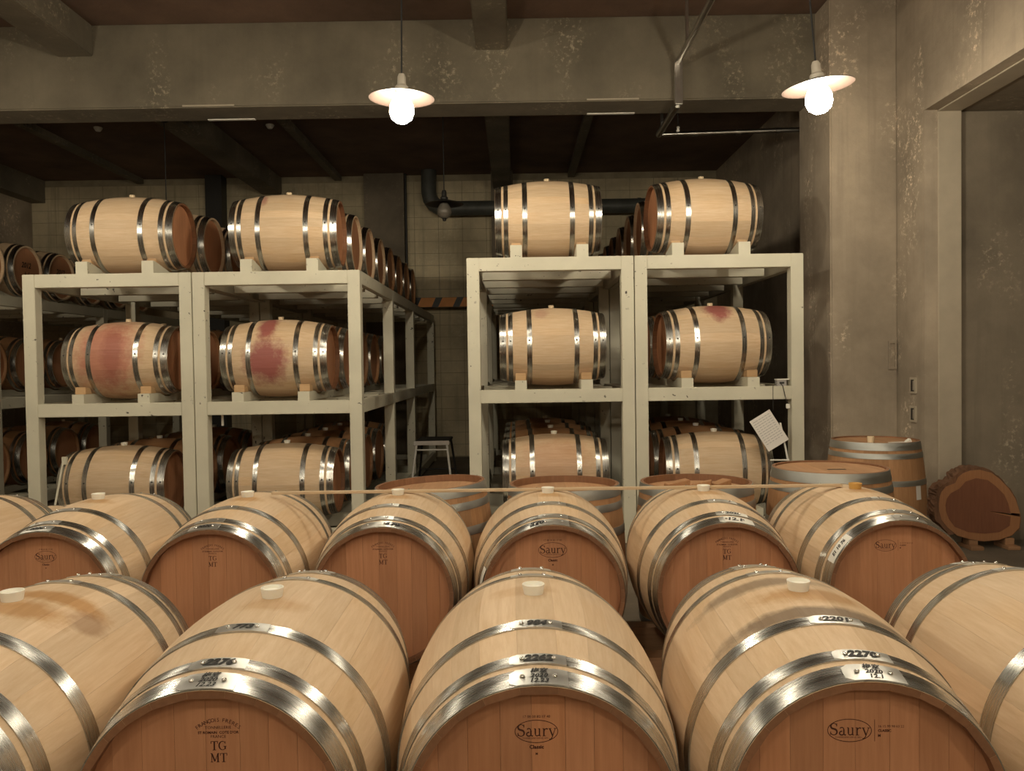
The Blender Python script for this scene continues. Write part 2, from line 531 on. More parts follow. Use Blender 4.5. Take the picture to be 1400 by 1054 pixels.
def kit(L, Rb, Rh, key, hoop_mat='hoop', hoops=None):
    """shared meshes of one barrel size; barrel axis = local y, bung at +z"""
    if key in KITS:
        return KITS[key]
    K = {'L': L, 'Rb': Rb, 'Rh': Rh}

    def r(y):
        return Rb - (Rb - Rh) * abs(2 * y / L) ** 1.9
    K['r'] = r
    T = 0.027
    NY = 14
    ys = [-L / 2 + L * i / NY for i in range(NY + 1)]
    for u in (0.8, 1.0, 1.2):
        hw = u * UNIT / 2 - 0.0005
        vs, fs = [], []
        na = 4
        outer = []
        for y in ys:
            row = []
            for k in range(na):
                a = -hw + 2 * hw * k / (na - 1)
                rr = r(y)
                row.append(len(vs))
                vs.append((rr * math.sin(a), y, rr * math.cos(a)))
            outer.append(row)
        inner = []
        for i, y in enumerate(ys):
            t = T if 0 < i < NY else 0.015
            row = []
            for a in (-hw, hw):
                row.append(len(vs))
                vs.append(((r(y) - t) * math.sin(a), y, (r(y) - t) * math.cos(a)))
            inner.append(row)
        for i in range(NY):
            for k in range(na - 1):
                fs.append((outer[i][k], outer[i][k + 1], outer[i + 1][k + 1], outer[i + 1][k]))
            fs.append((inner[i][0], inner[i][1], inner[i + 1][1], inner[i + 1][0]))
            fs.append((outer[i][0], inner[i][0], inner[i + 1][0], outer[i + 1][0]))
            fs.append((outer[i][-1], inner[i][1], inner[i + 1][1], outer[i + 1][-1]))
        for i in (0, NY):
            fs.append(tuple(outer[i]) + (inner[i][1], inner[i][0]))
        me_ = mesh('stave', vs, fs, 'stave', 35)
        me_.materials.append(M['end_grain_shaded'])
        for pg in me_.polygons:
            c_ = pg.center
            if (abs(abs(c_.y) - L / 2) < 1e-4) or math.hypot(c_.x, c_.z) < r(c_.y) - 0.6 * (T if abs(c_.y) < L / 2 - 0.07 else 0.02):
                pg.material_index = 1
        K['stave%.1f' % u] = me_
    # whole body for barrels too far away to show staves
    b = MB()
    prof = [(0.0, -L / 2 + 0.04), (r(L / 2) - 0.027, -L / 2 + 0.04), (r(L / 2) - 0.017, -L / 2)]
    prof += [(r(y), y) for y in ys]
    prof += [(r(L / 2) - 0.017, L / 2), (r(L / 2) - 0.027, L / 2 - 0.04), (0.0, L / 2 - 0.04)]
    b.lathe(prof[1:-1], 40)
    b.v = [(x, z, y) for x, y, z in b.v]
    K['body'] = b.mesh('body', 'stave', 35)
    d = MB()
    d.lathe([(0, -0.01), (r(L / 2) - 0.022, -0.01), (r(L / 2) - 0.022, 0.01), (0, 0.01)], 40)
    d.v = [(x, z, y) for x, y, z in d.v]
    K['headdisc'] = d.mesh('head', 'head', 35)
    # head boards (vertical), seen from outside at y = 0
    Ri = r(L / 2 - 0.04) - T + 0.006
    cuts = [-1.0, -0.78, -0.55, -0.30, -0.06, 0.20, 0.42, 0.64, 0.83, 1.0]
    K['boards'] = []
    for a, c in zip(cuts[:-1], cuts[1:]):
        x0, x1 = a * Ri + 0.0003, c * Ri - 0.0003
        poly = []
        for k in range(6):
            x = x0 + (x1 - x0) * k / 5
            poly.append((x, math.sqrt(max(0, Ri * Ri - x * x))))
        for k in range(6):
            x = x1 + (x0 - x1) * k / 5
            poly.append((x, -math.sqrt(max(0, Ri * Ri - x * x))))
        pp = [poly[0]]
        for p in poly[1:]:
            if (Vector(p) - Vector(pp[-1])).length > 1e-4:
                pp.append(p)
        if (Vector(pp[0]) - Vector(pp[-1])).length < 1e-4:
            pp.pop()
        K['boards'].append(MB().prism(pp, 'Y', 0, 0.02).mesh('head_board', 'head'))
    # hoops on the -y half
    hoops = hoops or [(0.001, 0.056), (0.075, 0.113), (0.235, 0.277)]
    K['hoops'] = []
    for (a, c) in hoops:
        y0, y1 = -L / 2 + a, -L / 2 + c
        h = MB()
        t = 0.0028
        prof = [(r(y0) - 0.002, y0), (r(y0) + t, y0)]
        prof += [(r(y0 + (y1 - y0) * q) + t, y0 + (y1 - y0) * q) for q in (0.33, 0.67)]
        prof += [(r(y1) + t, y1), (r(y1) - 0.002, y1)]
        h.lathe(prof, 72)
        h.v = [(x, z, y) for x, y, z in h.v]
        hm = h.mesh('hoop', hoop_mat, 35)
        # riveted overlap on top
        lp = MB()
        nu, nv = 9, 4
        half_len = 0.062
        for side in (0, 1):
            pass
        grid = []
        vs, fs = [], []
        for i in range(nu):
            u = -1 + 2 * i / (nu - 1)
            shrink = 1.0 if u > -0.85 else 0.62
            if u > 0.85:
                shrink = 0.96
            row = []
            for j in range(nv):
                vv = (-1 + 2 * j / (nv - 1)) * shrink
                y = (y0 + y1) / 2 + vv * (y1 - y0) / 2 * 0.98
                rr = r(y) + t + 0.0016
                th = u * half_len / rr
                row.append(len(vs))
                vs.append((rr * math.sin(th), y, rr * math.cos(th)))
            grid.append(row)
        nbase = len(vs)
        for (x, y, z) in list(vs):
            s_ = (math.hypot(x, z) - 0.0022) / math.hypot(x, z)
            vs.append((x * s_, y, z * s_))
        for i in range(nu - 1):
            for j in range(nv - 1):
                fs.append((grid[i][j], grid[i + 1][j], grid[i + 1][j + 1], grid[i][j + 1]))
        border = [grid[i][0] for i in range(nu)] + [grid[-1][j] for j in range(1, nv)] + \
                 [grid[i][-1] for i in range(nu - 2, -1, -1)] + [grid[0][j] for j in range(nv - 2, 0, -1)]
        for q in range(len(border)):
            p0, p1 = border[q], border[(q + 1) % len(border)]
            fs.append((p0, p1, p1 + nbase, p0 + nbase))
        lm = mesh('hoop_lap', vs, fs, 'lap' if hoop_mat == 'hoop' else hoop_mat, 40)
        K['hoops'].append((hm, lm, y0, y1))
    rv = MB().lathe([(0.0055, 0), (0.0055, 0.0025), (0.004, 0.0045), (0, 0.0055)], 10)
    K['rivet'] = rv.mesh('rivet', 'rivet', 40)
    KITS[key] = K
    return K


BUNG = MB().lathe([(0, -0.02), (0.021, -0.02), (0.026, 0.004), (0.029, 0.022), (0.0295, 0.026), (0.026, 0.026), (0.024, 0.018), (0, 0.018)], 24)
BUNG_W = MB().lathe([(0, -0.02), (0.022, -0.02), (0.025, 0.022), (0.023, 0.026), (0, 0.026)], 20)
ME_DOT = MB().lathe([(0.0075, 0), (0.0075, 0.002), (0, 0.004)], 8).mesh('rivet', 'dark', 40)
ME_BUNG = BUNG.mesh('bung', 'bung', 40)
ME_BUNG_AMBER = BUNG.mesh('bung', 'bung_amber', 40)
ME_BUNG_W = BUNG_W.mesh('bung', 'bung_wood', 40)


def slot_mat(o, mat):
    o.material_slots[0].link = 'OBJECT'
    o.material_slots[0].material = mat


def barrel(name, label, loc, rot=(0, 0, 0), K=None, detail=2, mat=None, head_mat=None, bung=None,
           group=None, stains=None, laps=(), roll=0.0, dots=False, two_heads=True, skip_staves=()):
    """detail 2: staves and head boards as pieces; 1: one body"""
    K = K or KITS['std']
    L, r = K['L'], K['r']
    t = thing(name, label, 'barrel', loc, rot, group)
    if stains:
        aged = mat is M['aged']
        mat = oak('oak_stained', AGED_A if aged else STAVE_A, AGED_B if aged else STAVE_B, 'Y', stains, t, rnd=0.08)
    if detail >= 2:
        a = -UNITS[0] * UNIT / 2
        for i, u in enumerate(UNITS):
            c = a + u * UNIT / 2
            a += u * UNIT
            s = obj('stave', K['stave%.1f' % u], t, rot=(0, c, 0))
            if mat:
                slot_mat(s, mat)
    else:
        s = obj('body', K['body'], t)
        if mat:
            slot_mat(s, mat)
    for side in ((0, 1) if two_heads else (0,)):
        e = (0, 0, PI * side)
        yy = (-L / 2 + 0.038) * (1 if side == 0 else -1)
        if detail >= 2:
            for bm_ in K['boards']:
                o = obj('head_board', bm_, t, (0, yy, 0), e)
                if head_mat:
                    slot_mat(o, head_mat)
        else:
            o = obj('head', K['headdisc'], t, (0, yy, 0), e)
            if head_mat:
                slot_mat(o, head_mat)
    hs = []
    for side in (0, 1):
        for k, (hm, lm, y0, y1) in enumerate(K['hoops']):
            h = obj('hoop', hm, t, rot=(0, 0, PI * side))
            hs.append(h)
            if dots:
                ym = (y0 + y1) / 2
                th = (-1.42 if side == 0 else 1.42)
                rr = r(ym) + 0.0026
                obj('rivet', ME_DOT, h, (rr * math.sin(th), ym, rr * math.cos(th)), (0, th, 0))
            if (side, k) in laps or laps == 'all':
                ang = roll
                lp = obj('hoop_lap', lm, h, rot=(0, ang, 0))
                ym = (y0 + y1) / 2
                for sx in (-1, 1):
                    rr = r(ym) + 0.0044
                    th = sx * 0.034 / rr + ang
                    obj('rivet', K['rivet'], h, (rr * math.sin(th), ym, rr * math.cos(th)), (0, th, 0))
    if bung is not None:
        obj('bung', bung, t, (0, 0, K['Rb'] - 0.002))
    return t, hs


kit(0.95, 0.342, 0.285, 'std')
kit(0.915, 0.342, 0.285, 'rack')
kit(0.86, 0.340, 0.305, 'upright', 'hoop_dull', [(0.001, 0.055), (0.085, 0.125), (0.215, 0.26)])
kit(0.93, 0.350, 0.305, 'upright_tall', 'hoop_dull', [(0.001, 0.056), (0.078, 0.116), (0.27, 0.31)])

# ---- lettering -------------------------------------------------------------
DG = None


def text_geo(s, size, bold=0.0, shear=0.0, align='CENTER'):
    cu = bpy.data.curves.new('t', 'FONT')
    cu.body = s
    cu.size = size
    cu.align_x = align
    cu.align_y = 'CENTER'
    cu.offset = bold
    cu.shear = shear
    cu.resolution_u = 2
    o = bpy.data.objects.new('t', cu)
    COL.objects.link(o)
    dg = bpy.context.evaluated_depsgraph_get()
    me = bpy.data.meshes.new_from_object(o.evaluated_get(dg))
    vs = [(v.co.x, v.co.y) for v in me.vertices]
    fs = [tuple(p.vertices) for p in me.polygons]
    bpy.data.objects.remove(o, do_unlink=True)
    bpy.data.meshes.remove(me)
    return vs, fs


def stroke_geo(strokes):
    """strokes: (points, width) polylines -> flat quads"""
    vs, fs = [], []
    for pts, w in strokes:
        n = len(pts)
        base = len(vs)
        for i, p in enumerate(pts):
            a = Vector(pts[max(i - 1, 0)])
            b = Vector(pts[min(i + 1, n - 1)])
            t = (b - a).normalized()
            ww = w[i] if isinstance(w, (list, tuple)) else w
            nx, ny = -t.y * ww / 2, t.x * ww / 2
            vs += [(p[0] + nx, p[1] + ny), (p[0] - nx, p[1] - ny)]
        for i in range(n - 1):
            fs.append((base + 2 * i, base + 2 * i + 1, base + 2 * i + 3, base + 2 * i + 2))
    return vs, fs


def arc(cx, cy, rx, ry, a0, a1, n=12):
    return [(cx + rx * math.cos(math.radians(a0 + (a1 - a0) * i / n)), cy + ry * math.sin(math.radians(a0 + (a1 - a0) * i / n))) for i in range(n + 1)]


TH, TN = 0.16, 0.07     # thick and thin strokes of the serif capitals (cap height 1)
GLYPH = {
    'T': (0.78, [([(0.0, 0.96), (0.78, 0.96)], TN), ([(0.39, 0.96), (0.39, 0.03)], TH), ([(0.2, 0.03), (0.58, 0.03)], TN),
                 ([(0.03, 0.98), (0.03, 0.72)], TN), ([(0.75, 0.98), (0.75, 0.72)], TN)]),
    'G': (0.86, [(arc(0.45, 0.5, 0.38, 0.47, 48, 318), [0.06, 0.07, 0.08, 0.1, 0.14, 0.16, 0.16, 0.15, 0.12, 0.09, 0.07, 0.07, 0.07]),
                 ([(0.73, 0.42), (0.73, 0.1)], TH * 0.9), ([(0.55, 0.42), (0.88, 0.42)], TN), ([(0.74, 0.97), (0.74, 0.7)], TN)]),
    'M': (1.02, [([(0.17, 0.97), (0.17, 0.03)], TN), ([(0.17, 0.97), (0.51, 0.1)], TH), ([(0.51, 0.1), (0.84, 0.97)], TN),
                 ([(0.84, 0.97), (0.84, 0.03)], TH), ([(0.04, 0.03), (0.3, 0.03)], TN), ([(0.68, 0.03), (1.0, 0.03)], TN),
                 ([(0.04, 0.97), (0.2, 0.97)], TN), ([(0.82, 0.97), (1.0, 0.97)], TN)]),
    'S': (0.66, [(arc(0.33, 0.74, 0.23, 0.22, 25, 235, 10) + arc(0.33, 0.27, 0.25, 0.24, 60, -150, 10),
                  [0.06] * 4 + [0.09, 0.11, 0.12] + [0.13, 0.14, 0.14, 0.15] + [0.15, 0.15, 0.14, 0.13, 0.12, 0.1] + [0.07] * 5),
                 ([(0.56, 0.95), (0.56, 0.72)], TN), ([(0.09, 0.3), (0.09, 0.05)], TN)]),
    'a': (0.56, [(arc(0.24, 0.47, 0.16, 0.17, 150, 0, 8), 0.08), ([(0.4, 0.47), (0.4, 0.08), (0.5, 0.04), (0.56, 0.06)], 0.11),
                 (arc(0.23, 0.18, 0.17, 0.15, 75, 320, 10), 0.1)]),
    'u': (0.62, [([(0.14, 0.62), (0.14, 0.2)], 0.11), (arc(0.28, 0.2, 0.14, 0.16, 180, 330, 8), 0.08), ([(0.47, 0.64), (0.47, 0.03)], 0.11),
                 ([(0.03, 0.62), (0.16, 0.62)], 0.05), ([(0.36, 0.62), (0.49, 0.62)], 0.05), ([(0.45, 0.03), (0.6, 0.03)], 0.05)]),
    'r': (0.46, [([(0.15, 0.63), (0.15, 0.03)], 0.11), ([(0.17, 0.42), (0.25, 0.58), (0.37, 0.62), (0.44, 0.55)], [0.06, 0.07, 0.1, 0.12]),
                 ([(0.03, 0.62), (0.17, 0.62)], 0.05), ([(0.03, 0.03), (0.3, 0.03)], 0.05)]),
    'y': (0.60, [([(0.1, 0.62), (0.32, 0.05)], 0.11), ([(0.54, 0.62), (0.28, -0.1), (0.18, -0.24), (0.06, -0.24)], [0.05, 0.07, 0.09, 0.11]),
                 ([(0.0, 0.62), (0.24, 0.62)], 0.05), ([(0.42, 0.62), (0.64, 0.62)], 0.05)]),
}


def serif(s, h, gap=0.06):
    strokes = []
    x = 0
    for ch in s:
        w, st = GLYPH[ch]
        for pts, wd in st:
            strokes.append(([((p[0] + x) * h, p[1] * h) for p in pts], [q * h for q in wd] if isinstance(wd, (list, tuple)) else wd * h))
        x += w + gap
    tot = (x - gap) * h
    vs, fs = stroke_geo(strokes)
    return [(a - tot / 2, b - h / 2) for a, b in vs], fs


def shift(g, dx, dy):
    return [(a + dx, b + dy) for a, b in g[0]], g[1]


def join(*gs):
    vs, fs = [], []
    for v, f in gs:
        n = len(vs)
        vs += v
        fs += [tuple(i + n for i in q) for q in f]
    return vs, fs


def flat_mesh(name, g, mat, map_):
    vs = [map_(a, b) for a, b in g[0]]
    me = bpy.data.meshes.new(name)
    me.from_pydata(vs, [], g[1])
    me.materials.append(M[mat])
    return me


def arched(s, size, R, cy):
    gs = []
    wid = [0.62 * size if c not in ' I' else 0.36 * size for c in s]
    tot = sum(wid)
    x = -tot / 2
    for c, w_ in zip(s, wid):
        th = (x + w_ / 2) / R
        x += w_
        if c == ' ':
            continue
        v, f = text_geo(c, size)
        ct, st = math.cos(th), math.sin(th)
        gs.append(([(R * st + a * ct + b * st, cy + R * ct - R - a * st + b * ct) for a, b in v], f))
    return join(*gs)


STAMP = {}


def stamp_geo(kind):
    if kind in STAMP:
        return STAMP[kind]
    if kind == 'tg':
        g = join(arched('FRAN\u00c7OIS FR\u00c8RES', 0.022, 0.13, 0.108),
                 shift(text_geo('TONNELLERIE', 0.0165), 0, 0.078),
                 shift(text_geo('ST ROMAIN  COTE D\'OR', 0.0145, 0.0004), 0, 0.058),
                 shift(text_geo('FRANCE', 0.0165), 0, 0.042),
                 shift(serif('TG', 0.036), 0, 0.006), shift(serif('MT', 0.036), 0, -0.042))
    else:
        oval = stroke_geo([(arc(0, 0, 0.068, 0.036, 0, 360, 40), 0.0022)])
        word = shift(serif('Saury', 0.040, 0.05), 0, 0.004)
        sub = shift(text_geo('TONNELLERIE DEPUIS 1873', 0.0068), -0.004, -0.022)
        if kind == 'oval_classic':
            g = join(oval, word, sub, shift(text_geo('17 08 00 82 17 40', 0.0120), 0, 0.047),
                     shift(text_geo('Classic', 0.0165, 0.0006), 0, -0.050), shift(text_geo('M', 0.009, 0.0006), 0, -0.072))
        else:
            bar = stroke_geo([([(0.078, -0.034), (0.078, 0.036)], 0.0014)])
            g = join(oval, word, sub, bar, shift(text_geo('16 15 99 98 63 22', 0.0110, align='LEFT'), 0.088, 0.014),
                     shift(text_geo('CLASSIC', 0.0110, 0.0004, align='LEFT'), 0.088, 0.0),
                     shift(text_geo('M', 0.0110, 0.0006, align='LEFT'), 0.088, -0.016))
    STAMP[kind] = g
    return g


def stamp(t, K, kind, dx=0.0, dz=0.11, scale=1.0):
    """burnt print on the -y head"""
    y = -K['L'] / 2 + 0.038 - 0.0008
    g = stamp_geo(kind)
    me = flat_mesh('head_stamp', g, 'brand', lambda a, b: (dx + a * scale, y, dz + b * scale))
    o = obj('head_stamp', me, t)
    return o


def hoop_ink(h, K, k, lines, ang=0.0, size=0.022, spread=0.016):
    """marker writing on the hoop k of the -y half"""
    hm, lm, y0, y1 = K['hoops'][k]
    r = K['r']
    gs = []
    for i, s in enumerate(lines):
        gs.append(shift(text_geo(s, size * (1.12 if len(lines) == 1 else 0.98), size * (0.055 if len(lines) == 1 else 0.03), 0.25), 0, ((len(lines) - 1) / 2 - i) * spread))
    ym = (y0 + y1) / 2

    def mp(a, b):
        y = ym + b
        rr = r(y) + 0.0056
        th = ang + a / rr
        return (rr * math.sin(th), y, rr * math.cos(th))
    obj('marker_writing', flat_mesh('marker_writing', join(*gs), 'ink', mp), h)


# ---- the two rows on timber rails -------------------------------------------
STD = KITS['std']
Y1, Y2 = 2.10, 3.67
ZA = 0.935 - 0.342
ZF = ZA - 0.012
MOULD = (0.33, 0.31, 0.30)
WET = (0.70, 0.52, 0.30)
front = [
    (-1.334, 'pale oak barrel with a tan wet streak behind its bung, beside the one inked 773',
     [((0.10, 0.06, 0.33), (0.18, 0.05, 0.12), WET, 1.0), ((0.06, -0.06, 0.34), (0.14, 0.06, 0.1), WET, 0.9), ((0.2, 0.0, 0.28), (0.05, 0.06, 0.08), (0.6, 0.5, 0.42), 0.8)], 0.0, 0.0),
    (-0.648, 'pale oak barrel stamped TG MT with 773 inked on its hoop, in the row nearest no wall',
     [((0.02, -0.06, 0.34), (0.10, 0.05, 0.1), WET, 0.5)], 0.012, -0.02),
    (0.039, 'pale oak barrel with oval stamp and small word Classic below it',
     [((-0.03, 0.04, 0.34), (0.10, 0.05, 0.1), WET, 0.4)], 0.0, 0.0),
    (0.734, 'pale oak barrel with dark mould smudged along its hoop and around its bung',
     [((0.0, -0.165, 0.30), (0.30, 0.045, 0.16), MOULD, 0.95), ((-0.10, 0.10, 0.32), (0.22, 0.05, 0.14), MOULD, 0.8),
      ((0.02, -0.04, 0.34), (0.16, 0.06, 0.1), WET, 0.8)], -0.045, 0.06),
    (1.432, 'clean pale oak barrel at the end of the row beside the mould-smudged one', None, -0.03, 0.0),
]
ALLP = [(0, 0), (0, 1), (0, 2), (1, 0), (1, 1), (1, 2)]
FRONT = []
for i, (x, lab, st, yaw, roll) in enumerate(front):
    t, hs = barrel('wine_barrel', lab.replace(', in the row nearest no wall', ''), (x, Y1, ZF), (0, 0, yaw), STD, 2, None, None, ME_BUNG,
                   'front row of barrels on timber rails', st, laps=ALLP, roll=roll)
    FRONT.append((t, hs))
second = [
    (-2.610, 'oak barrel at the leftover end of the second row beside an oval-stamped one', None, None, 0.0, None),
    (-1.922, 'oval-stamped oak barrel in the second row beside the unstamped end barrel', None, 'oval_classic', 0.02, None),
    (-1.236, 'TG MT stamped oak barrel under the free end of the long batten', None, 'tg', 0.0, None),
    (-0.546, 'TG MT stamped oak barrel with 670 inked on its front hoop', None, 'tg', 0.0, '670'),
    (0.140, 'oval-stamped oak barrel under the batten with 570 inked on its front hoop', None, 'oval_classic', 0.0, '570'),
    (0.852, 'TG MT stamped oak barrel with inked pale tape strips on its hoops', None, 'tg', -0.02, None),
    (1.545, 'oak barrel with amber bung and white tape label on its front hoop', None, 'oval_side', -0.03, None),
]
second[0] = (-2.610, 'oak barrel at the end of the second row in front of the low floor barrel', None, None, 0.0, None)
SECOND = []
for i, (x, lab, st, sk, yaw, ink) in enumerate(second):
    st = [((0.01, -0.05, 0.34), (0.08, 0.05, 0.06), WET, 0.8)]
    t, hs = barrel('wine_barrel', lab, (x, Y2, ZA + 0.003), (0, 0, yaw), STD, 2, None, None,
                   ME_BUNG_AMBER if i == 6 else ME_BUNG, 'second row of barrels under the long batten', st,
                   laps=[(0, 0), (0, 1), (0, 2), (1, 0)], roll=(0, -0.1, -0.1, -0.08, 0.02, 0.1, 0.14)[i])
    SECOND.append((t, hs))
    if sk:
        stamp(t, STD, sk, 0.0 if sk != 'oval_side' else -0.05, 0.160 if sk == 'tg' else 0.178, 0.52 if sk == 'tg' else (0.84 if i == 4 else 0.64))
stamp(FRONT[1][0], STD, 'tg', 0.01, 0.150, 0.53)
stamp(FRONT[2][0], STD, 'oval_classic', -0.006, 0.175, 0.66)
stamp(FRONT[3][0], STD, 'oval_side', -0.028, 0.168, 0.66)
for bi, l0, l1, l2, ang in ((1, ['\u6885\u5ba4', '2020', '12.23'], ['2276'], ['773'], -0.02), (2, ['\u6885\u5ba4', '2020', '12.23'], ['2262'], ['984'], 0.0),
                            (3, ['\u6885\u5ba4', '2020', '12.1'], ['2270'], ['2201'], 0.06)):
    hs = FRONT[bi][1]
    hoop_ink(hs[0], STD, 0, l0, ang, 0.0185, 0.0165)
    hoop_ink(hs[1], STD, 1, l1, ang, 0.028)
    hoop_ink(hs[2], STD, 2, l2, ang, 0.028)
hoop_ink(SECOND[3][1][0], STD, 0, ['670'], 0.13, 0.034)
hoop_ink(SECOND[4][1][0], STD, 0, ['570'], -0.22, 0.034)
hoop_ink(SECOND[5][1][0], STD, 0, ['12.1'], 0.1, 0.034)
hoop_ink(SECOND[5][1][1], STD, 1, ['2020'], 0.12, 0.028)
hoop_ink(SECOND[2][1][0], STD, 0, ['2020'], -0.1, 0.026)
hoop_ink(SECOND[1][1][0], STD, 0, ['2020'], -0.1, 0.026)


def tape(h, K, k, ang, length, wid=0.8, off=0.0048):
    hm, lm, y0, y1 = K['hoops'][k]
    vs, fs = [], []
    for i in range(9):
        for j in (0, 1):
            y = (y0 + y1) / 2 + (j - 0.5) * (y1 - y0) * wid
            rr = K['r'](y) + off
            th = ang + (i / 8 - 0.5) * length / rr
            vs.append((rr * math.sin(th), y, rr * math.cos(th)))
        if i:
            fs.append((2 * i - 2, 2 * i - 1, 2 * i + 1, 2 * i))
    o = obj('tape_label', mesh('tape_label', vs, fs, 'white', 40), h)
    o['label'] = 'strip of white tape'


tape(SECOND[6][1][0], STD, 0, -0.95, 0.13)
hoop_ink(SECOND[6][1][0], STD, 0, ['E1 10 76'], -0.95, 0.020)
tape(SECOND[4][1][0], STD, 0, -1.35, 0.10)
tape(SECOND[5][1][0], STD, 0, 0.16, 0.12, 0.9)
tape(SECOND[5][1][1], STD, 1, 0.16, 0.10, 0.9)

# timber rails and the blocks that carry them
for row, (Y, x0, x1, nm) in enumerate(((Y1, -2.3, 2.3, 'front'), (Y2, -3.1, 2.0, 'second'))):
    for s, dy in ((0, -0.20), (1, 0.20)):
        zt = (ZA + 0.003 if row else ZF) - (STD['r'](0.15) + 0.0012)
        lab = 'long brown timber rail under the %s barrel row, %s of its pair' % (nm, 'towards the racks' if s else 'away from the racks')
        rail = MB().box(x0, x1, -0.05, 0.05, -0.09, 0).mesh('timber_rail', 'timber', bevel=0.004)
        tag(obj('timber_rail', rail, None, (0, Y + dy, zt)), lab, 'timber', 'timber rails under the barrel rows')
        sup = MB().box(-0.06, 0.06, -0.05, 0.05, 0, zt - 0.09).mesh('timber_block', 'timber', bevel=0.004)
        n = 5
        for k in range(n):
            xx = x0 + 0.15 + (x1 - x0 - 0.3) * k / (n - 1)
            tag(obj('timber_block', sup, None, (xx, Y + dy, 0)),
                '%s timber block from the wall opening, under the %s row rail %s' % (('fifth', 'fourth', 'third', 'second', 'first')[k], nm, 'facing the racks' if s else 'facing away'), 'block',
                'timber blocks under the %s row rails' % nm)

# long thin batten lying on the second row just behind the bungs
a, b_ = at(372, 679, Y2 + 0.06), at(1150, 665, Y2 + 0.06)
zt = ZA + 0.003 + STD['r'](0.06) + 0.0005
batten = MB().box(a.x, b_.x, Y2 + 0.045, Y2 + 0.075, zt, zt + 0.012).mesh('long_batten', 'batten', bevel=0.002)
tag(obj('long_batten', batten), 'long thin pale wooden batten laid across the tops of the second barrel row', 'batten')

# one more lying barrel on the floor behind the second row
t, hs = barrel('wine_barrel', 'low oak barrel lying on the floor behind the end of the second row', (-2.93, 4.86, 0.345), (0, 0, 0), STD, 2, bung=ME_BUNG_W)

# ---- upright barrels ---------------------------------------------------------
UP, UPT = KITS['upright'], KITS['upright_tall']


def upright(px, Y, K, label, tilt=0.0, stains=None, mat='aged'):
    p = at(px, 660, Y)
    z = K['L'] / 2 + abs(math.sin(tilt)) * K['Rh']
    return barrel('upright_barrel', label, (p.x, Y, z), (PI / 2, tilt, 0) if not tilt else (PI / 2, 0, 0), K, 2, M[mat], M['head_aged'], None,
                  'empty barrels standing on end', stains)[0]


u1 = upright(594, 4.50, UP, 'empty upright barrel tipped slightly askew, behind the barrel inked 670')
u1.rotation_euler = Euler((PI / 2, 0, 0)).to_matrix().to_4x4().to_euler()
R1 = Matrix.Rotation(math.radians(-3.2), 4, 'Y') @ Matrix.Rotation(PI / 2, 4, 'X')
u1.rotation_euler = R1.to_euler()
u1.location.z += 0.012
upright(771, 4.50, UP, 'empty upright barrel with bare recessed head, behind the barrel inked 570')
u3 = upright(951, 4.50, UP, 'empty upright barrel with loose wood pieces lying on its head')
u4 = upright(1134, 4.50, UPT, 'upright barrel with a dark slit bunghole mark in its flush pale head', stains=None)
u5 = upright(1196, 6.04, UPT, 'upright barrel with white label on its side, against the concrete column')
for t_ in (u4, u5):
    t_.location.z = UPT['L'] / 2

for c_ in list(u4.children) + list(u5.children):
    if c_.name.startswith('head_board') and c_.location.y > 0:
        c_.location.y += 0.028

# loose bits on the upright barrels
zt3 = u3.location.z + UP['L'] / 2 - 0.038 + 0.0205
for k, (dx, dy, rz, w_, lab) in enumerate(((-0.10, 0.02, 0.2, 0.13, 'flat dark wood offcut on the upright barrel head, alone'),
                                           (0.03, -0.01, -0.3, 0.11, 'reddish wood wedge on the upright barrel head, middle of three'),
                                           (0.14, 0.0, 0.5, 0.10, 'square wood wedge on the upright barrel head, near its rim'))):
    me = MB().prism([(-w_ / 2, 0), (w_ / 2, 0), (w_ / 2, 0.045), (-w_ / 2, 0.022)], 'Y', -0.035, 0.035).mesh('wood_offcut', 'aged', bevel=0.003)
    tag(obj('wood_offcut', me, None, (u3.location.x + dx, u3.location.y + dy, u3.location.z + UP['L'] / 2 - 0.038), (0, 0, rz)), lab, 'wood offcut',
        'wood pieces on the upright barrel')
zt5 = UPT['L'] - 0.0098
tag(obj('loose_bung', ME_BUNG_W, None, (u5.location.x - 0.1, u5.location.y - 0.16, zt5 + 0.02)), 'loose pale bung standing on the upright barrel by the column', 'bung')
me = MB().prism([(-0.06, 0), (0.06, 0), (0.05, 0.006), (-0.06, 0.003)], 'Y', -0.03, 0.03).mesh('paper_scrap', 'white')
tag(obj('paper_scrap', me, None, (u5.location.x + 0.08, u5.location.y - 0.2, zt5)), 'flat white paper scrap on the upright barrel by the column', 'paper')
me = MB().prism([(-0.025, 0), (0.025, 0), (0.012, 0.03)], 'Y', -0.02, 0.02).mesh('paper_scrap', 'white')
tag(obj('paper_scrap', me, None, (u5.location.x + 0.155, u5.location.y - 0.19, zt5)), 'crumpled white paper scrap on the upright barrel by the column', 'paper')
sl = MB().box(-0.05, 0.05, -0.012, 0.012, 0, 0.001)
o = obj('slit', sl.mesh('slit', 'dark'), u4, (0.02, UPT['L'] / 2 - 0.0096, 0.05), (-PI / 2, 0, 0))
# white label on u5 side (barrel frame: axis = local y, camera side = local +z)
vs, fs = [], []
for i in range(5):
    for j in (0, 1):
        y = 0.055 + j * 0.115
        rr = UPT['r'](y) + 0.001
        th = 0.47 + i * 0.16 / 4
        vs.append((rr * math.sin(th), y, rr * math.cos(th)))
    if i:
        fs.append((2 * i - 2, 2 * i - 1, 2 * i + 1, 2 * i))
o = obj('label_sticker', mesh('label_sticker', vs, fs, 'paper', 40), u5)
o['label'] = 'white paper label stuck on the staves'
hoop_ink([c for c in u5.children if c.name.startswith('hoop')][0], UPT, 0, ['2019'], 0.0, 0.03)

# ------------------------------------------------------------------ steel racks
PW = 0.105       # post width
BH = 0.112       # beam height


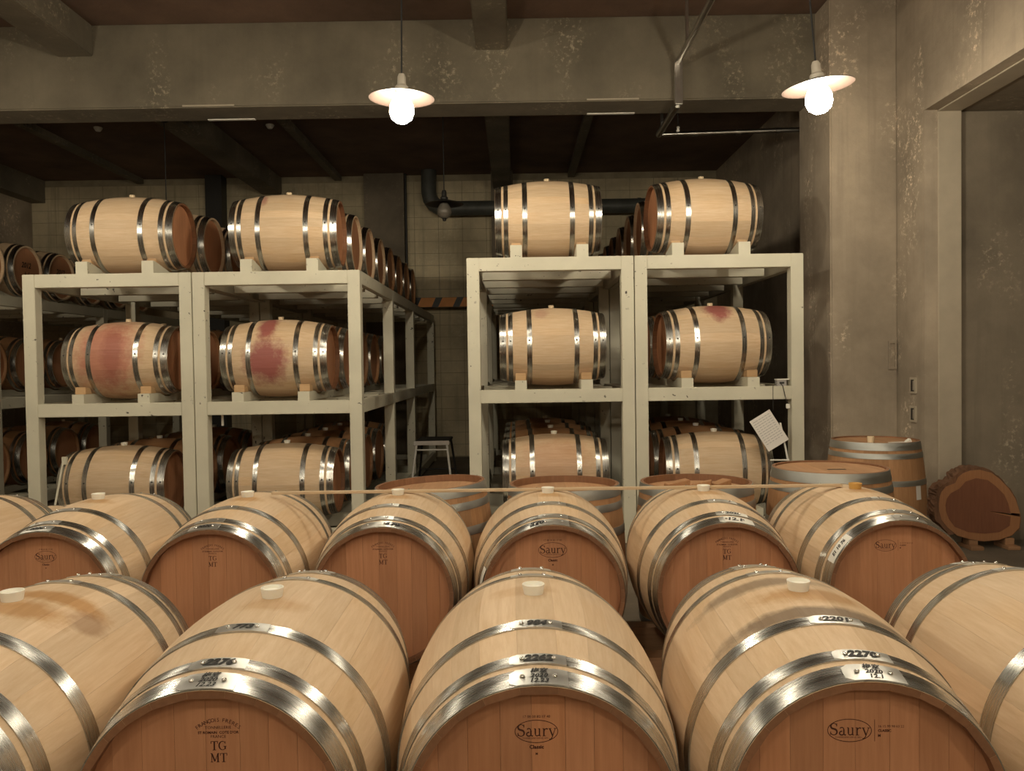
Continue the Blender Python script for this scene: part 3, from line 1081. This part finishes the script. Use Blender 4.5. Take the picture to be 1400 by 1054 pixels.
def saddle_mesh(zc, cap, rad, y0=-0.355, y1=0.355, w=0.10):
    poly = [(y0, 0), (y1, 0)]
    n = 16
    for i in range(n + 1):
        y = y1 + (y0 - y1) * i / n
        z = zc - math.sqrt(max(0, rad * rad - y * y)) if abs(y) < rad else cap
        poly.append((y, min(cap, z)))
    return MB().prism(poly, 'X', -w / 2, w / 2).mesh('saddle', 'rack')


AX = 0.368        # barrel axis above the shelf
RK = KITS['rack']
RS = RK['r'](0.28) + 0.004
SAD_TOP = MB().prism([(-0.355, 0), (0.355, 0), (0.355, 0.105), (0.32, 0.105), (0.02, 0.042), (-0.02, 0.042), (-0.32, 0.105), (-0.355, 0.105)], 'X', -0.05, 0.05).mesh('saddle', 'rack')
SAD_MID = saddle_mesh(AX, 0.078, RS)
WEDGE = MB().prism([(-0.06, 0), (0.05, 0), (0.02, 0.05), (-0.06, 0.062)], 'X', -0.045, 0.045).mesh('wood_wedge', 'wedge', bevel=0.003)


WEDGE_T = MB().prism([(-0.05, 0.0105), (0.04, -0.0085), (0.025, 0.006), (-0.045, 0.05)], 'X', -0.04, 0.04).mesh('wood_wedge', 'wedge', bevel=0.003)


def rack(label, x0, x1, ya, yb, posts, levels, cx, nrow):
    """levels: heights of the shelf tops; cx: barrel centre x per level"""
    t = thing('barrel_rack', label, 'rack', (x0, ya, 0))
    W = x1 - x0
    D = yb - ya
    zt = levels[-1]
    pm = MB().box(0, PW, 0, PW, 0, zt).mesh('post', 'rack', bevel=0.004)
    for p in posts:
        for x in (0, W - PW):
            obj('post', pm, t, (x, p - ya, 0))
    cm = MB().box(PW, W - PW, 0, PW * 0.9, -BH, 0).mesh('cross_beam', 'rack', bevel=0.003)
    rails = []
    for z in levels:
        for x in (0, W - 0.06):
            for q in range(len(posts) - 1):
                a, b = posts[q] - ya + PW, posts[q + 1] - ya
                xx = x + (0 if x == 0 else 0)
                me = MB().box(0, 0.06, a, b, z - BH, z).mesh('side_rail', 'rack', bevel=0.003)
                obj('side_rail', me, t, (xx, 0, 0))
        y = 0.0
        k = 0
        while y < D - 0.05:
            obj('cross_beam', cm, t, (0, y + (0.004 if k else 0.003), z))
            y += 0.72
            k += 1
    for li, z in enumerate(levels):
        for k in range(nrow[li]):
            for s in (-1, 1):
                obj('saddle', SAD_TOP if li == 2 else SAD_MID, t, (cx[li] + s * 0.28 - x0, 0.37 + 0.72 * k, z))
    return t


ZR = [0.20, 1.316, 2.432]
ZL = [0.150, 1.250, 2.348]
RY = 6.80
X_R = (-0.40, 1.012, 2.435)
X_L = (-4.16, -2.725, -1.303)
W_WINE = (0.50, 0.19, 0.27)
SPEC = [
    # label of the rack, x0, x1, levels, centre x of barrels per level (bottom, mid, top), rows deep per level
    ('cream steel rack nearest the side wall opening, holding barrels on three shelves', X_R[1] + 0.004, X_R[2], ZR, (1.76, 1.735, 1.665), (4, 4, 8), 'wall rack'),
    ('cream steel rack flanking the aisle, beside the rack nearest the wall opening', X_R[0], X_R[1] - 0.004, ZR, (0.335, 0.325, 0.300), (4, 4, 4), 'aisle rack by the wall rack'),
    ('cream steel rack across the aisle with its long side towards the step stool', X_L[1] + 0.004, X_L[2], ZL, (-2.05, -2.08, -1.985), (5, 5, 8), 'rack behind the step stool aisle'),
    ('cream steel rack joined to the far side of the rack above the step stool aisle', X_L[0], X_L[1] - 0.004, ZL, (-3.51, -3.44, -3.38), (4, 4, 4), 'rack at the leaning pole'),
]
POSTS = [6.80, 8.60, 10.35, 12.90]
YAW = {  # small turns of the front barrels, by (rack, level)
    (0, 2): 0.05, (0, 1): 0.04, (0, 0): -0.06, (1, 2): 0.0, (1, 1): 0.0, (1, 0): 0.0,
    (2, 2): 0.05, (2, 1): 0.02, (2, 0): 0.03, (3, 2): 0.02, (3, 1): 0.0, (3, 0): 0.03}
STAIN = {
    (2, 1): [((-0.15, 0.06, 0.26), (0.4, 0.09, 0.14), W_WINE, 0.95), ((-0.28, 0.05, -0.03), (0.4, 0.20, 0.21), W_WINE, 0.95)],
    (3, 1): [((-0.25, 0.06, 0.05), (0.5, 0.30, 0.36), (0.74, 0.40, 0.41), 0.9), ((-0.3, 0.0, 0.05), (0.4, 0.10, 0.28), W_WINE, 0.45)],
    (0, 1): [((-0.12, -0.02, 0.30), (0.35, 0.12, 0.13), W_WINE, 0.95)],
    (2, 2): [((-0.2, 0.18, 0.25), (0.3, 0.05, 0.06), W_WINE, 0.6)],
    (1, 0): [((-0.25, 0.0, 0.1), (0.6, 0.35, 0.25), (0.86, 0.68, 0.64), 0.7)],
    (1, 1): [((-0.2, 0.1, 0.28), (0.3, 0.07, 0.05), W_WINE, 0.35)],
}
LAB = {
    (0, 2): 'clean pale barrel atop the rack nearest the side wall opening',
    (0, 1): 'barrel with a splashed wine stain at its bung, middle shelf',
    (0, 0): 'barrel on the bottom shelf behind the tilted paper sheet',
    (1, 2): 'clean pale barrel atop the rack flanking the aisle, seen square on',
    (1, 1): 'barrel with ink mark and no wine stain, middle shelf of the rack flanking the aisle',
    (1, 0): 'pinkish barrel on the bottom shelf behind the empty upright barrels',
    (2, 2): 'barrel with a small pink smear near its hoop, atop its rack',
    (2, 1): 'barrel with a broad crimson wine spill running down its middle',
    (2, 0): 'unstained barrel on the bottom shelf, under the crimson-spilled one',
    (3, 2): 'pale barrel atop the rack above the overall reddened barrel',
    (3, 1): 'barrel reddened all over its middle by old wine',
    (3, 0): 'barrel on the bottom shelf beside the leaning white pole',
}
ANCHOR = {(0, 2): 'clean pale barrel beside the conduit', (0, 1): 'barrel with splashed wine stain at its bung', (0, 0): 'barrel with the tilted paper sheet',
          (1, 2): 'clean barrel seen square on, top shelf', (1, 1): 'unstained middle shelf barrel flanking the aisle', (1, 0): 'pinkish bottom shelf barrel',
          (2, 2): 'barrel with the small pink smear', (2, 1): 'barrel with the broad crimson spill', (2, 0): 'bottom barrel under the crimson-spilled one',
          (3, 2): 'pale barrel above the reddened one', (3, 1): 'barrel reddened over its middle', (3, 0): 'bottom barrel beside the leaning pole'}
for ri, (lab, x0, x1, lv, cx, nrow, short) in enumerate(SPEC):
    rack(lab, x0, x1, RY, POSTS[-1] + PW, POSTS, lv, cx, nrow)
    for li in range(3):
        for k in range(nrow[li]):
            y = RY + 0.37 + 0.72 * k
            first = k == 0
            yaw = YAW[(ri, li)] if first else random.uniform(-0.01, 0.01)
            rz = PI / 2 + yaw
            label = LAB[(ri, li)] if first else '%s barrel in the row behind the %s' % (('', 'first', 'second', 'third', 'fourth', 'fifth', 'sixth', 'seventh')[k], ANCHOR[(ri, li)])
            # rot +90 deg: local -y head looks to +x
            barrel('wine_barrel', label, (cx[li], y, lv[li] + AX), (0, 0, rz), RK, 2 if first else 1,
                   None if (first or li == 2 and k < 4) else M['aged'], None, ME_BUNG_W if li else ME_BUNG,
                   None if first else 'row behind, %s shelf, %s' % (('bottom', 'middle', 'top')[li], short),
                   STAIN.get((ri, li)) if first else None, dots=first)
            if first and li == 2:
                for s, nm in ((-1, 'end away from the wall opening'), (1, 'end towards the wall opening')):
                    tag(obj('wood_wedge', WEDGE_T, None, (cx[li] + s * 0.28, y - 0.225, lv[li] + 0.0865)),
                        'wooden wedge, %s, under topmost barrel of %s' % (nm, ('wall rack', 'square-on rack', 'smeared barrel rack', 'reddened barrel rack')[ri]), 'wedge',
                        'wooden wedges under top shelf barrels')
            if first and li == 1:
                for s, nm in ((-1, 'end away from the wall opening'), (1, 'end towards the wall opening')):
                    tag(obj('wood_wedge', WEDGE, None, (cx[li] + s * 0.28, y - 0.255, lv[li] + 0.0785)),
                        'small wooden wedge, %s, under the %s' % (nm, ('wine-splashed barrel', 'unstained middle barrel', 'crimson-spilled barrel', 'reddened barrel')[ri]), 'wedge',
                        'wooden wedges under middle shelf barrels')

# third rack, further back by the side wall
XF = (-7.05, -5.42)
rack('cream steel rack standing back against the far side wall behind the twin racks', XF[0], XF[1], 8.35, 12.9 + PW, [8.35, 10.6, 12.9], ZL, (-6.15,) * 3, (4, 4, 6))
for li in range(3):
    for k in range((4, 4, 6)[li]):
        t, hs = barrel('wine_barrel', '%s barrel on the %s shelf of the far rack, counted towards the block wall' % (('first', 'second', 'third', 'fourth', 'fifth', 'sixth')[k], ('bottom', 'middle', 'top')[li]),
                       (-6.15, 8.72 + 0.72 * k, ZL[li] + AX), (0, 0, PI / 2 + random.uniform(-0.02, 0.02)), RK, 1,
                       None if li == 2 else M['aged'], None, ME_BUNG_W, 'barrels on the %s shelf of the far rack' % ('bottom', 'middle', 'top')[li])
        if li == 2 and k < 4:
            y = -RK['L'] / 2 + 0.038 - 0.0115
            g = join(shift(text_geo('2012', 0.09, 0.002, 0.3), 0, 0.06), shift(text_geo('Jul', 0.09, 0.002, 0.3), 0, -0.05))
            obj('marker_writing', flat_mesh('marker_writing', g, 'ink', lambda a, b: (a, y, b)), t)

# ------------------------------------------------------------------ lamps
DISC = MB().lathe([(0.035, 0.055), (0.05, 0.05), (0.20, 0.006), (0.22, 0.0), (0.222, -0.004), (0.218, -0.004), (0.20, 0.002), (0.05, 0.045), (0.035, 0.05)], 40)
GLOBE = MB().lathe([(0, -0.19), (0.035, -0.185), (0.068, -0.16), (0.083, -0.12), (0.080, -0.075), (0.058, -0.03), (0.036, 0.0), (0, 0.0)], 24)
ME_GLOBE_ON, ME_GLOBE_OFF = GLOBE.mesh('bulb', 'bulb', 50), GLOBE.mesh('bulb', 'glass_off', 50)
ME_DISC_ON, ME_DISC_OFF = DISC.mesh('lamp_shade', 'enamel', 40), DISC.mesh('lamp_shade', 'enamel_dark', 40)
SOCK = MB().lathe([(0, 0.13), (0.02, 0.13), (0.028, 0.11), (0.03, 0.06), (0.045, 0.045), (0.045, 0.0), (0, 0.0)], 20)
ME_SOCK, ME_SOCK_D = SOCK.mesh('socket', 'porcelain', 40), SOCK.mesh('socket', 'dark', 40)
ROSE = MB().lathe([(0, 0), (0.06, 0), (0.055, -0.02), (0.02, -0.045), (0, -0.045)], 20).mesh('ceiling_rose', 'dark', 40)
NIP = MB().lathe([(0, -0.22), (0.018, -0.215), (0.022, -0.195), (0.03, -0.184), (0, -0.18)], 14).mesh('guard_cap', 'dark', 40)


def lamp(label, x, y, z, ztop, on=True, tilt=(0, 0, 0)):
    t = thing('pendant_lamp', label, 'lamp', (x, y, z), tilt)
    obj('lamp_shade', ME_DISC_ON if on else ME_DISC_OFF, t)
    obj('bulb', ME_GLOBE_ON if on else ME_GLOBE_OFF, t, (0, 0, 0.02))
    obj('socket', ME_SOCK if on else ME_SOCK_D, t, (0, 0, 0.03))
    if not on:
        obj('guard_cap', NIP, t, (0, 0, 0.02))
    c = MB().tube([(0, 0, 0.15), (0, 0, ztop - z - 0.04)], 0.006, 8).mesh('cord', 'cord', 40)
    obj('cord', c, t)
    obj('ceiling_rose', ROSE, t, (0, 0, ztop - z))
    return t


lamp('lit pendant lamp with flat disc shade hanging over the aisle', -0.745, 5.5, 3.345, Z_CEIL, True, (0.03, 0.02, 0))
lamp('lit pendant lamp with tilted flat disc shade beside the concrete column', 1.96, 5.2, 3.275, Z_CEIL, True, (0.03, -0.10, 0))
for x, rows in ((-0.77, (3.3, 1.2, -1.0, -3.0)), (1.96, (3.3, 1.2, -1.0, -3.0)), (-4.1, (5.2, 3.2, 1.0, -1.2))):  # out-of-view lamps added to light the front rows; a few inferred from glare
    for k, y in enumerate(rows):
        line = {-0.77: 'in line with the lamp over the aisle', 1.96: 'in line with the lamp by the column', -4.1: 'in the line beyond the aisle lamps'}[x]
        lamp('unseen lit pendant lamp %s, %s from the beam' % (line, ('second', 'third', 'fourth', 'fifth')[k]), x, y, 3.38, Z_CEIL)
lamp('unlit dark pendant lamp hanging at the aisle between the racks', -0.80, 9.4, 3.41, Z_CEIL, False)
lamp('unlit pendant lamp on a long cord behind the topmost pale barrel', -4.02, 9.36, 3.33, 4.43, False)

# ------------------------------------------------------------------ services
# bent conduit
c = thing('conduit', 'bent galvanised conduit running from the ceiling under the beam to the column', 'conduit', (1.52, 7.4, 3.89))


def tubeo(name, pts, r, mat, parent, n=12):
    return obj(name, MB().tube(pts, r, n).mesh(name, mat, 50), parent)


tubeo('ceiling_run', [(0.0, -5.4, 0.37), (0.0, 0.0, 0.37)], 0.026, 'galv', c)
obj('drop_box', MB().box(-0.035, 0.035, -0.03, 0.035, -0.02, 0.38).mesh('drop_box', 'galv', bevel=0.006), c)
tubeo('under_beam_run', [(0.0, 0.035, 0.0), (0.0, 1.0, 0.0)], 0.032, 'galv', c)
tubeo('cross_run', [(-0.02, 1.0, 0.0), (1.87, 1.0, 0.035)], 0.026, 'galv', c)
for x in (0.35, 0.8, 1.2):
    tubeo('coupling', [(x, 1.0, 0.018 * x), (x + 0.05, 1.0, 0.018 * (x + 0.05))], 0.031, 'galv', c)
for y in (-4.0, -2.0, -0.4):
    boxo('hanger_strap', 'galv', c, -0.012, 0.012, y, y + 0.03, 0.39, Z_CEIL - 3.89)
boxo('hanger_strap', 'galv', c, -0.012, 0.012, 0.3, 0.33, 0.02, 0.06)
boxo('hanger_strap', 'galv', c, 0.02, 0.045, 0.985, 1.01, 0.02, Z_CEIL - 3.89)
# pull switch
p = at(927, 176, 8.2)
t = thing('pull_switch', 'small white pull switch dangling on a thin cord beside the conduit', 'switch', (p.x, 8.2, p.z))
tubeo('pull_cord', [(0, 0, 0.02), (0, 0, Z_CEIL - p.z)], 0.004, 'cord', t, 6)
obj('pull_knob', MB().lathe([(0, -0.03), (0.016, -0.03), (0.018, -0.012), (0.01, -0.008), (0.01, 0.0), (0.018, 0.004), (0.016, 0.02), (0, 0.02)], 12).mesh('pull_knob', 'white', 40), t)

# large duct along the back wall
t = thing('ventilation_duct', 'large dark duct with an elbow running along the block wall', 'duct', (-1.37, 13.2, 4.10))
pts = [(0, 0, 0.62), (0, 0, 0.26)] + [(0.26 - 0.26 * math.cos(q), 0, 0.26 - 0.26 * math.sin(q)) for q in (0.4, 0.8, 1.2)] + [(0.26, 0, 0)]
tubeo('elbow', pts, 0.125, 'duct', t, 20)
tubeo('straight_run', [(0.26, 0, 0), (4.7, 0, 0)], 0.118, 'duct', t, 20)
for x in (0.27, 1.9, 3.4):
    tubeo('joint_band', [(x, 0, 0), (x + 0.05, 0, 0)], 0.128, 'duct', t, 20)
# vertical cable by the pilaster
p = at(556, 350, 13.4)
tag(obj('wall_pipe', MB().tube([(p.x, 13.40, 0.0), (p.x, 13.40, Z_CEIL)], 0.02, 8).mesh('wall_pipe', 'dark', 50)), 'thin dark vertical pipe beside the pilaster on the block wall', 'pipe')

# hazard-striped board
t = thing('hazard_board', 'orange and black diagonal striped board across the aisle end', 'board', (-1.95, 13.12, 2.49))
boxo('board', 'dark', t, 0, 2.2, 0, 0.03, 0, 0.16)
bm_ = MB().prism([(0, 0.004), (0.235, 0.004), (0.305, 0.156), (0.07, 0.156)], 'Y', -0.004, 0.0).mesh('stripe', 'orange')
for k in range(6):
    obj('stripe', bm_, t, (0.02 + k * 0.345, 0, 0))
for x in (0.02, 2.1):
    boxo('bracket', 'dark', t, x, x + 0.04, 0.03, 0.366, 0.04, 0.1)

# smoke detectors
sd = MB().lathe([(0, -0.05), (0.03, -0.05), (0.045, -0.03), (0.055, -0.012), (0.055, 0), (0, 0)], 20).mesh('smoke_detector', 'white', 40)
for px, nm in ((134, 'nearer the side wall'), (369, 'beside the ceiling rail')):
    p = at(px, 174, 10.6)
    tag(obj('smoke_detector', sd, None, (p.x, 10.6, Z_CEIL)), 'round pale smoke detector on the dark ceiling, ' + nm, 'detector')

# fluorescent batten at the ceiling
t = thing('tube_light', 'unlit white tube light batten fixed to the ceiling before the beam', 'light', (-2.42, 5.2, Z_CEIL))
boxo('batten_body', 'white', t, -0.045, 0.045, -0.6, 0.6, -0.05, 0, 0.004)
tubeo('tube', [(0, -0.56, -0.075), (0, 0.56, -0.075)], 0.014, 'white', t)
for y in (-0.58, 0.56):
    boxo('tube_holder', 'white', t, -0.02, 0.02, y, y + 0.02, -0.1, -0.05, 0.002)

# sockets on the wall strip
for py, nm in ((527, 'upper'), (566, 'lower')):
    Y = 6.86
    p = at(1246, py, Y)
    t = thing('latch_plate', 'small steel latch plate on the concrete wall strip, %s of two' % nm, 'latch', (X_RIGHT, Y, p.z))
    boxo('plate', 'frame', t, -0.012, 0.0, -0.055, 0.055, -0.07, 0.07, 0.003)
    boxo('slot', 'dark', t, -0.014, -0.011, -0.02, 0.03, -0.05, 0.05)
    boxo('bolt', 'galv', t, -0.022, -0.013, -0.03, -0.016, -0.04, 0.04, 0.002)

# ------------------------------------------------------------------ small things
# step stool in the aisle
st = thing('step_stool', 'white framed step stool with dark top standing in the aisle', 'stool', (at(590, 600, 9.3).x, 9.3, 0))
ZS = 0.66
obj('top_step', MB().box(-0.20, 0.20, 0.0, 0.62, ZS - 0.03, ZS).mesh('top_step', 'rubber', bevel=0.006), st)
obj('top_frame', MB().box(-0.205, 0.205, -0.02, 0.0, ZS - 0.045, ZS + 0.003).mesh('top_frame', 'alu', bevel=0.003), st)
for sx in (-1, 1):
    tubeo('leg', [(sx * 0.175, 0.01, ZS - 0.03), (sx * 0.25, -0.12, 0)], 0.014, 'white', st, 10)
    tubeo('leg', [(sx * 0.175, 0.60, ZS - 0.03), (sx * 0.25, 0.74, 0)], 0.014, 'dark', st, 10)
tubeo('crossbar', [(-0.19, -0.012, ZS - 0.10), (0.19, -0.012, ZS - 0.10)], 0.010, 'white', st, 8)
tubeo('crossbar', [(-0.222, -0.072, 0.25), (0.222, -0.072, 0.25)], 0.011, 'white', st, 8)
tubeo('crossbar', [(-0.222, 0.686, 0.25), (0.222, 0.686, 0.25)], 0.011, 'dark', st, 8)

# leaning white pole in the rack at the side
a, b_ = at(87, 627, 6.62), at(73, 705, 6.52)
dirv = (b_ - a)
foot = a + dirv * ((0.0 - a.z) / dirv.z)
t = thing('leaning_pole', 'thin white pole leaning against the rack post beside the bottom barrel', 'pole', (foot.x, foot.y, 0.0))
top = a - foot
top.z = a.z
tubeo('shaft', [(0, 0, 0.012), tuple(top)], 0.009, 'rack', t, 8)
obj('pole_end', MB().box(-0.012, 0.03, -0.012, 0.012, -0.05, 0.015).mesh('pole_end', 'rack', bevel=0.003), t, tuple(top))

# tilted paper sheet on its rod
pc = at(1051.5, 588.5, 6.72)
t = thing('paper_sheet', 'tilted white printed sheet on a thin rod beside the rack post', 'paper', (pc.x + 0.1, 6.72, 0))
sheet = obj('sheet', MB().box(-0.098, 0.098, 0, 0.003, -0.147, 0.147).mesh('sheet', 'paper'), t, (-0.1, 0, pc.z), (math.radians(-6), math.radians(-31), 0))
pr = MB()
for r_ in range(11):
    for c_ in range(6):
        pr.box(-0.082 + c_ * 0.028, -0.062 + c_ * 0.028 + random.uniform(-0.004, 0.004), -0.0008, -0.0002, 0.118 - r_ * 0.021, 0.1215 - r_ * 0.021)
obj('print', pr.mesh('print', 'print'), sheet)
q0, q1 = at(1072, 602, 6.73), at(1077, 626, 6.73)
dd = q1 - q0
q2 = q0 + dd * ((0.0 - q0.z) / dd.z)
q3 = q0 - dd * 1.0
tubeo('rod', [(q3.x - pc.x - 0.1, 0.016, q3.z), (q2.x - pc.x - 0.1, 0.016, 0.01)], 0.009, 'white', t, 8)
boxo('foot', 'white', t, q2.x - pc.x - 0.25, q2.x - pc.x + 0.0, -0.02, 0.06, 0, 0.012)
tubeo('side_arm', [tuple(at(1053, 629, 6.73) - Vector((pc.x + 0.1, 6.72, 0))), tuple(at(1079, 629, 6.73) - Vector((pc.x + 0.1, 6.72, 0)))], 0.007, 'white', t, 8)

# small bracket with hanging wires at the shelf end
p = at(1069, 521, 6.86)
t = thing('cable_bracket', 'small grey slotted bracket with wires on the middle shelf by the post', 'bracket', (p.x, 6.86, ZR[1]))
boxo('bracket_body', 'grey', t, -0.05, 0.03, -0.03, 0.03, 0.0, 0.05, 0.003)
boxo('bracket_lid', 'white', t, -0.055, 0.05, -0.035, 0.035, 0.05, 0.06, 0.002)
boxo('slot', 'dark', t, -0.03, 0.01, -0.032, -0.029, 0.018, 0.034)
tubeo('wire', [(-0.02, -0.03, 0.02), (-0.018, -0.075, 0.004), (0.01, -0.078, -0.12), (0.03, -0.075, -0.15)], 0.003, 'cord', t, 6)
tubeo('wire', [(-0.05, -0.03, 0.02), (-0.1, -0.075, 0.004), (-0.1, -0.075, -0.2)], 0.002, 'cord', t, 6)
obj('wire_plug', MB().box(0.01, 0.04, -0.085, -0.06, -0.19, -0.15).mesh('wire_plug', 'white', bevel=0.004), t)

# white tag under the middle shelf beam
p = at(299, 573, 6.86)
tag(obj('shelf_tag', MB().box(-0.01, 0.01, -0.004, 0.004, -0.06, 0.042).mesh('shelf_tag', 'white', bevel=0.002), None, (p.x, 6.95, ZL[1] - BH - 0.042)),
    'small white tag hanging under the middle shelf beam beside the rack seam', 'tag')

# log slice on two feet
YL = 6.42
zo = [(180, 440), (190, 370), (205, 325), (255, 268), (350, 232), (375, 175), (430, 130), (500, 104), (600, 95), (720, 125), (805, 190), (900, 290), (965, 390), (1000, 500),
      (1016, 548), (1018, 580), (1005, 690), (930, 770), (800, 815), (640, 830), (480, 805), (370, 770), (270, 690), (205, 610), (182, 520)]
hi = [(245, 460), (260, 390), (300, 335), (385, 290), (455, 215), (560, 180), (680, 200), (760, 260), (850, 350), (890, 440), (915, 545), (915, 575), (905, 670), (800, 735), (650, 750), (480, 735), (340, 680), (280, 600), (255, 530)]


def zp(q):
    v = at(1260 + q[0] / 7.53, 630 + q[1] / 7.53, YL)
    return (v.x, v.z)


lo_ = [zp(q) for q in zo]
hh = [zp(q) for q in hi]
cx_ = sum(p[0] for p in lo_) / len(lo_)
cz_ = sum(p[1] for p in lo_) / len(lo_)
zmin = min(p[1] for p in lo_)
dz = 0.062 - zmin
lg = thing('log_slice', 'thick slice of reddish log with a split, standing on two small feet', 'log', (cx_, YL, 0))
lo2 = [(x - cx_, z + dz) for x, z in lo_]
hh2 = [(x - cx_, z + dz) for x, z in hh]
cen = (0.0, cz_ + dz)
crack_in, = [(zp((660, 515))[0] - cx_, zp((660, 515))[1] + dz)]
# split: the outline gets a notch running to the pith
i_up = zo.index((1016, 548))
i_dn = zo.index((1018, 580))
outl = lo2[:i_up + 1] + [crack_in] + lo2[i_dn:]
obj('sapwood', MB().prism(outl, 'Y', 0.0, 0.12).mesh('sapwood', 'sap'), lg)
j_up = hi.index((915, 545))
cin2 = (crack_in[0], crack_in[1])
inner = hh2[:j_up + 1] + [cin2] + hh2[j_up + 1:]
obj('heartwood', MB().prism(inner, 'Y', -0.0025, 0.0).mesh('heartwood', 'heart'), lg)
# bark ring: ridged outside
bk_v, bk_f = [], []
outer_pts = []
dense = []
for i in range(len(lo2)):
    p0, p1 = Vector(lo2[i]), Vector(lo2[(i + 1) % len(lo2)])
    if i == i_up:
        continue
    for k in range(4):
        dense.append(p0.lerp(p1, k / 4))
rows = 5
for j in range(rows):
    y = 0.004 + 0.12 * j / (rows - 1)
    for p in dense:
        d_ = (p - Vector(cen)).normalized()
        left = 0.5 - 0.5 * d_.x
        off = (0.006 + 0.03 * left + random.uniform(-0.006, 0.010) * (0.4 + left)) if p.y > 0.14 else 0.004
        bk_v.append((p.x + d_.x * off, y, p.y + d_.y * off))
n = len(dense)
for j in range(rows - 1):
    for i in range(n):
        bk_f.append((j * n + i, j * n + (i + 1) % n, (j + 1) * n + (i + 1) % n, (j + 1) * n + i))
base = len(bk_v)
for y in (0.004, 0.124):
    bk_v += [(p.x, y, p.y) for p in dense]
for i in range(n):
    bk_f.append((i, (i + 1) % n, base + (i + 1) % n, base + i))
    k = (rows - 1) * n
    bk_f.append((k + i, k + (i + 1) % n, base + n + (i + 1) % n, base + n + i))
obj('bark', mesh('bark', bk_v, bk_f, 'bark'), lg)
for x in (-0.03, 0.26):
    fz = min(p[1] for p in lo2 if abs(p[0] - x) < 0.16) + 0.012
    obj('foot', MB().box(x - 0.05, x + 0.05, -0.06, 0.14, 0, 0.03).box(x - 0.035, x + 0.035, 0.0, 0.1, 0.03, fz).mesh('foot', 'timber', bevel=0.004), lg)
